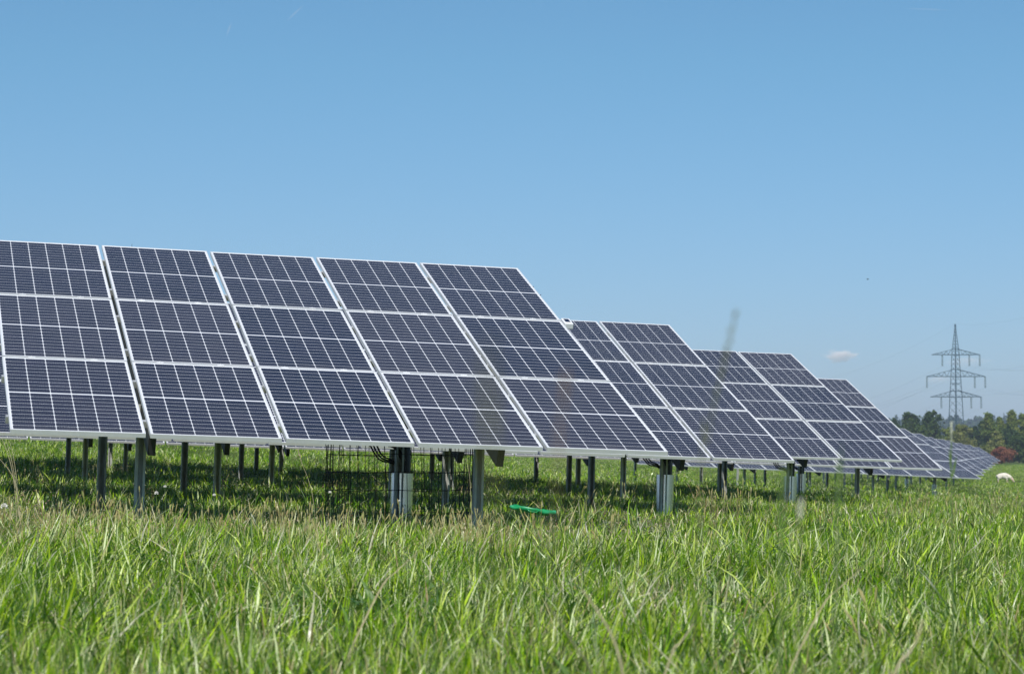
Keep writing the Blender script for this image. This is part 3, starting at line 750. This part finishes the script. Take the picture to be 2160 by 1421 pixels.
# ------------------------------------------------------------------ hills with far forest
def hill_z(px_, Y, crest):
    return (HOR-crest)/FPX*Y
M_hill = noisy('hill_ground', [(.3,(.03,.05,.015)),(.7,(.05,.07,.02))], .02, rough=.95)
m = MB(); cols_ = list(range(-60, 61)); rows_ = 8
for j in range(rows_):
    for i in cols_:
        x = 400 + i*45; Y = 1700 + j*60
        px_ = 1080 + x/Y*FPX
        h = (HOR-917)/FPX*Y*(.75+.25*math.cos((x-430)/260)) * math.sin(math.pi/2*min(j/4,1)) 
        m.v.append((x, Y, max(h, 0)+3))
nc = len(cols_)
for j in range(rows_-1):
    for i in range(nc-1): q = j*nc+i; m.f.append((q,q+1,q+nc+1,q+nc))
hills = m.build('hills', M_hill, smooth=True); tag(hills, kind='structure')
def hz_at(x, Y): return (HOR-917)/FPX*Y*(.75+.25*math.cos((x-430)/260))*math.sin(math.pi/2*min((Y-1700)/240,1))+3
m = MB(); r = random.Random(5)
for _ in range(1500):
    Y = r.uniform(1705, 1960); x = r.uniform(.145*Y, .29*Y); z = hz_at(x, Y); hh = r.uniform(6, 11)*(1.35 if r.random() < .06 else 1); w_ = r.uniform(2.6, 5.0)
    for q in range(20):
        d = Vector((r.gauss(0,1), r.gauss(0,1), r.gauss(0,1))).normalized(); f = r.random()
        p = Vector((x+d.x*w_*(1.05-f*.6), Y+d.y*w_*(1.05-f*.6), z+hh*(.25+f*.75)+d.z)); s_ = r.uniform(.9, 1.9)
        tx = d.orthogonal().normalized(); ty = d.cross(tx); cv = r.random()
        m.add([p-tx*s_-ty*s_*.6, p+tx*s_*.8-ty*s_*.7, p+tx*s_+ty*s_*.7, p-tx*s_*.6+ty*s_], [(0,1,2,3)], (cv,cv,cv))
ff = m.build('distant_forest', F_dark); tag(ff, 'bluish hazy wooded ridge on the horizon behind the pylon', 'forest', kind='stuff')

# ------------------------------------------------------------------ pylons and wires
M_steel = noisy('painted_pylon_steel', [(.3,(.025,.065,.085)),(.7,(.045,.095,.12))], 2, rough=.6, metal=.2)
M_ins = mat('insulator', (.14,.19,.2), .4)
def pylon(name, X, Y, label, S=1.0, rot=0, detail=True):
    g_ = terr(X, Y); root = empty(name, (X, Y, g_)); root.rotation_euler = (0,0,rot); tag(root, label, 'pylon', 'pylons of the power line')
    zf = lambda py: ((HOR-py)/FPX*800)*S - g_          # heights measured against the photo
    kx = 800/FPX*S
    # mast corners: square plan turned 45 degrees, half diagonal by height
    prof = [(zf(950)-0, 20.0*kx),(zf(893), 15.2*kx),(zf(837), 13.0*kx),(zf(794), 10.2*kx),(zf(748), 8*kx),(zf(736), 7*kx),(zf(700), 2.2*kx),(zf(683), 1.2*kx)]
    prof[0] = (0.0, 22*kx)
    def hd(z):
        for (a, ra), (b, rb) in zip(prof, prof[1:]):
            if z <= b: return ra+(rb-ra)*(z-a)/(b-a)
        return prof[-1][1]
    dirs = [Vector((1,0,0)), Vector((0.15,1,0)).normalized(), Vector((-1,0,0)), Vector((-.15,-1,0)).normalized()]
    m = MB()
    for d in dirs: m.tube([d*ra+Vector((0,0,z)) for z, ra in prof], [.17,.14,.125,.115,.105,.10,.075,.065], 4)
    zs = [0]; 
    while zs[-1] < prof[-1][0]-1: zs.append(zs[-1]+max(hd(zs[-1])*1.05, 1.0))
    zs[-1] = prof[-1][0]
    for a, b in zip(zs, zs[1:]):
        for k in range(4):
            d0, d1 = dirs[k], dirs[(k+1)%4]
            m.tube([d0*hd(a)+Vector((0,0,a)), d1*hd(b)+Vector((0,0,b))], .05, 3, False)
            if k%2 == 0 or a > zf(800): m.tube([d1*hd(a)+Vector((0,0,a)), d0*hd(b)+Vector((0,0,b))], .05, 3, False)
    for zc in (zf(837), zf(824), zf(794), zf(779), zf(809), zf(748), zf(736), zf(885)):
        for k in range(4): m.tube([dirs[k]*hd(zc)+Vector((0,0,zc)), dirs[(k+1)%4]*hd(zc)+Vector((0,0,zc))], .075, 4, False)
    m.build('mast', M_steel, root)
    ends = []
    for (yb, yt, xl, xr, ins) in ((748,736,-51,52,(-28,29,51)),(794,779,-62,63,(-61,40,62)),(837,824,-54,54,(-31,32,53))):
        zb, zt = zf(yb), zf(yt); m = MB()
        for s_, xe_ in ((-1, xl),(1, xr)):
            tip = Vector((xe_*kx, 0, zb)); h = hd(zb)
            for yo in (-h*.7, h*.7):
                a0 = Vector((s_*h*.4, yo, zb)); t0 = Vector((s_*h*.4, yo*.8, zt))
                m.tube([a0, tip], .10, 4, False); m.tube([t0, tip], .075, 4, False)
                for f in (.25,.45,.65,.82):
                    m.tube([a0.lerp(tip, f), t0.lerp(tip, max(f-.12,0))], .05, 3, False)
                    m.tube([a0.lerp(tip, f), t0.lerp(tip, min(f+.1,1))], .05, 3, False)
            for f in (.3,.55,.8):
                m.tube([Vector((s_*h*.4,-h*.7,zb)).lerp(tip,f), Vector((s_*h*.4,h*.7,zb)).lerp(tip,f)], .05, 3, False)
        arm = m.build('crossarm', M_steel, root)
        for xi in ins:
            p = Vector((xi*kx, 0, zb)); q = []
            L_ = 24*kx; m = MB()
            for off in (-.16, .16):
                pts = [p+Vector((off,0,-L_*f/8)) for f in range(9)]
                m.tube(pts, [.09,.13,.09,.13,.09,.13,.09,.13,.09], 6)
            m.build('insulator', M_ins, arm)
            ends.append(root.matrix_basis @ Vector((p.x, 0, zb-L_)) if False else Vector((X + p.x*math.cos(rot), Y + p.x*math.sin(rot), g_ + zb - L_)))
    ends.append(Vector((X, Y, g_+prof[-1][0])))
    return ends
A = ray(2018, HOR, 800)
e1 = pylon('pylon', A.x, 800, 'tall lattice power pylon with three crossarms on the right horizon', rot=0)
B = ray(1430, HOR, 1250); 
e2 = pylon('pylon', B.x, 1250, 'second pylon hidden behind the solar tables', rot=R(-35))
D = ray(2620, HOR, 430)
M_cond = mat('conductor', (.55,.56,.58), .4, .6)
def wire(a, b, sag, k, r_=.018):
    m = MB(); pts = []
    for i in range(25):
        f = i/24; p = a.lerp(b, f); p.z -= sag*4*f*(1-f); pts.append(p-a)
    m.tube(pts, r_, 4, False); o = m.build('power_line', M_cond, loc=a, smooth=True)
    tag(o, k, 'power line', 'power lines strung from the pylon')
names = ['left upper','right inner upper','right outer upper','left middle','right inner middle','right outer middle','left lower','right inner lower','right outer lower','top earth']
for i, (a, b) in enumerate(zip(e1, e2)):
    wire(a, b, 14, 'thin %s wire running left from the pylon' % names[i])
    off = a - Vector((A.x, 800, 0))
    wire(a, Vector((D.x+off.x*.7, 430+off.x*.4, off.z+ (a.z-off.z) )), 7, 'thin %s wire running right from the pylon' % names[i], .014)

# ------------------------------------------------------------------ bird
bp = ray(1830, 589, 160); bird = empty('bird', bp); tag(bird, 'small dark bird high in the blue sky', 'bird')
M_bird = mat('dark_feathers', (.03,.03,.035), .8)
me = skin_mesh('bird_body', [(-.08,0,0),(0,0,0),(.07,0,.01),(.105,0,.02)], [(0,1),(1,2),(2,3)], [.012,.03,.02,.008], 1); me.materials.clear(); me.materials.append(M_bird)
b = bpy.data.objects.new('body', me); COL.objects.link(b); b.parent = bird
for s_ in (-1, 1):
    m = MB(); m.add([(.03,.02*s_,.01),(-.03,.02*s_,.01),(-.01,.10*s_,.045),(.03,.10*s_,.05),(-.03,.19*s_,.03)], [(0,1,2,3),(3,2,4)] if s_ > 0 else [(3,2,1,0),(4,2,3)])
    w_ = m.build('wing', M_bird, bird); sm = w_.modifiers.new('t', 'SOLIDIFY'); sm.thickness = .006

# ------------------------------------------------------------------ clouds and vapour trails (real volumes, far outside the haze)
def vol_mat(name, dens, nscale, thresh):
    m = bpy.data.materials.new(name); m.use_nodes = True; t = NT(m); t.n.remove(t.b)
    pv = t.new('ShaderNodeVolumePrincipled'); pv.inputs['Color'].default_value = (1,.955,.945,1); pv.inputs['Anisotropy'].default_value = -.4
    tc = t.new('ShaderNodeTexCoord'); n_ = t.new('ShaderNodeTexNoise'); n_.inputs['Scale'].default_value = nscale; n_.inputs['Detail'].default_value = 6
    t.l.new(tc.outputs['Object'], n_.inputs['Vector']); ln = t.new('ShaderNodeVectorMath', operation='LENGTH'); t.l.new(tc.outputs['Object'], ln.inputs[0])
    d = t.math('SUBTRACT', t.math('ADD', t.math('SUBTRACT', 1.0, ln.outputs['Value']), t.math('MULTIPLY', t.math('SUBTRACT', n_.outputs['Fac'], .5), 2.2)), thresh)
    t.l.new(t.math('MULTIPLY', t.math('MINIMUM', t.math('MAXIMUM', d, 0.0), .5), dens), pv.inputs['Density'])
    t.l.new(pv.outputs[0], t.n['Material Output'].inputs['Volume']); return m
def ball(name, p, scale, m_, label, cat, rot=None):
    me = bpy.data.meshes.new(name); bm = bmesh.new(); bmesh.ops.create_icosphere(bm, subdivisions=3, radius=1.25); bm.to_mesh(me); bm.free()
    me.materials.append(m_); o = bpy.data.objects.new(name, me); COL.objects.link(o); o.location = p; o.scale = scale
    if rot: o.rotation_euler = rot
    tag(o, label, cat); return o
V1 = vol_mat('cloud_vapour', .06, 1.7, .05); V2 = vol_mat('thin_cloud', .014, 1.5, .1); V3 = vol_mat('trail_vapour', .03, 1.0, -.2)
CY = 9000.0
ball('cloud', ray(1772, 750, CY), (66, 40, 26), V1, 'small pinkish white cloud floating above the far tables', 'cloud')
ball('cloud', ray(2038, 762, CY), (90, 40, 24), V2, 'faint pink cloud wisp behind the upper pylon arms', 'cloud')
ball('cloud', ray(1978, 800, CY), (60, 40, 16), V2, 'faint cream cloud wisp left of the pylon', 'cloud')
def trail(x0, y0, x1, y1, wpx, label):
    a, b = ray(x0, y0, CY), ray(x1, y1, CY); c_ = (a+b)/2; d = b-a; L_ = d.length/2
    o = ball('vapour_trail', c_, (L_*1.1, wpx/FPX*CY/2*1.3, wpx/FPX*CY/2*1.3), V3, label, 'vapour trail'); o.rotation_euler = d.to_track_quat('X', 'Z').to_euler(); o['group'] = 'aircraft vapour trails'
trail(608, 41, 637, 15, 4, 'short slanting vapour trail near the top left, the right and brighter one')
trail(478, 74, 488, 50, 4, 'short steep vapour trail near the top left, the left and fainter one')
trail(1915, 18, 1998, 22, 3, 'long faint level vapour trail near the top right corner')

# ------------------------------------------------------------------ haze
HZ = .00022
bm = bmesh.new(); bmesh.ops.create_cube(bm, size=1.0); me = bpy.data.meshes.new('haze'); bm.to_mesh(me); bm.free()
haze = bpy.data.objects.new('haze', me); COL.objects.link(haze)
xw, y0_, y1_, z0_, z1_ = 10400, -100, 9200, -4, 75
haze.scale = (xw, y1_-y0_, z1_-z0_); haze.location = (0, (y0_+y1_)/2, (z0_+z1_)/2)
hm = bpy.data.materials.new('haze_air'); hm.use_nodes = True; t = NT(hm); t.n.remove(t.b)
pv = t.new('ShaderNodeVolumePrincipled'); pv.inputs['Color'].default_value = (.66,.735,.99,1); pv.inputs['Density'].default_value = HZ; pv.inputs['Anisotropy'].default_value = 0
t.l.new(pv.outputs[0], t.n['Material Output'].inputs['Volume']); me.materials.append(hm)
tag(haze, 'thin even summer haze over the whole field', 'haze', kind='stuff')

# ------------------------------------------------------------------ world, sun, camera
SUN_EL, SUN_AZ = 50.0, 186.0       # compass style angle from +Y, clockwise: sun behind the camera, a little left
w = bpy.data.worlds.new('World'); scene.world = w; w.use_nodes = True
nt = w.node_tree; bg = nt.nodes['Background']; sk = nt.nodes.new('ShaderNodeTexSky'); sk.sky_type = 'NISHITA'; sk.sun_disc = False
sk.sun_elevation = R(SUN_EL); sk.sun_rotation = R(SUN_AZ); sk.altitude = 300; sk.air_density = 1.0; sk.dust_density = .6; sk.ozone_density = 1.6
bg.inputs[1].default_value = .105; tn = nt.nodes.new('ShaderNodeMix'); tn.data_type = 'RGBA'; tn.blend_type = 'MULTIPLY'; tn.inputs[0].default_value = 1; 
tcw = nt.nodes.new('ShaderNodeTexCoord'); spw = nt.nodes.new('ShaderNodeSeparateXYZ'); rw = nt.nodes.new('ShaderNodeValToRGB')
nt.links.new(tcw.outputs['Generated'], spw.inputs[0]); nt.links.new(spw.outputs['Z'], rw.inputs[0])
rw.color_ramp.elements[0].position = 0.0; rw.color_ramp.elements[0].color = (.58,.685,.99,1)
rw.color_ramp.elements[1].position = .17; rw.color_ramp.elements[1].color = (.535,.84,.98,1)
nt.links.new(rw.outputs[0], tn.inputs[7])
nt.links.new(sk.outputs[0], tn.inputs[6]); nt.links.new(tn.outputs[2], bg.inputs[0])
sun = bpy.data.lights.new('sun', 'SUN'); sun.energy = 4.6; sun.angle = R(.53); sun.color = (1, .955, .89)
so = bpy.data.objects.new('sun', sun); COL.objects.link(so)
sd = Vector((math.sin(R(SUN_AZ))*math.cos(R(SUN_EL)), math.cos(R(SUN_AZ))*math.cos(R(SUN_EL)), math.sin(R(SUN_EL))))
so.rotation_euler = sd.to_track_quat('Z', 'Y').to_euler()
cam = bpy.data.cameras.new('camera'); co = bpy.data.objects.new('camera', cam); COL.objects.link(co)
cam.sensor_width = 36; cam.lens = FPX/2160*36; cam.clip_start = .05; cam.clip_end = 30000
co.location = (0, 0, 0); co.rotation_euler = (R(90)+math.atan2(HOR-710.5, FPX), 0, 0)
cam.dof.use_dof = True; cam.dof.focus_distance = 21.0; cam.dof.aperture_fstop = 7.6
scene.camera = co
scene.view_settings.view_transform = 'Standard'; scene.view_settings.look = 'None'; scene.view_settings.exposure = 0.0; scene.view_settings.gamma = 1
scene.cycles.max_bounces = 6; scene.cycles.diffuse_bounces = 3; scene.cycles.volume_bounces = 3; scene.cycles.transparent_max_bounces = 8
scene.cycles.use_denoising = True
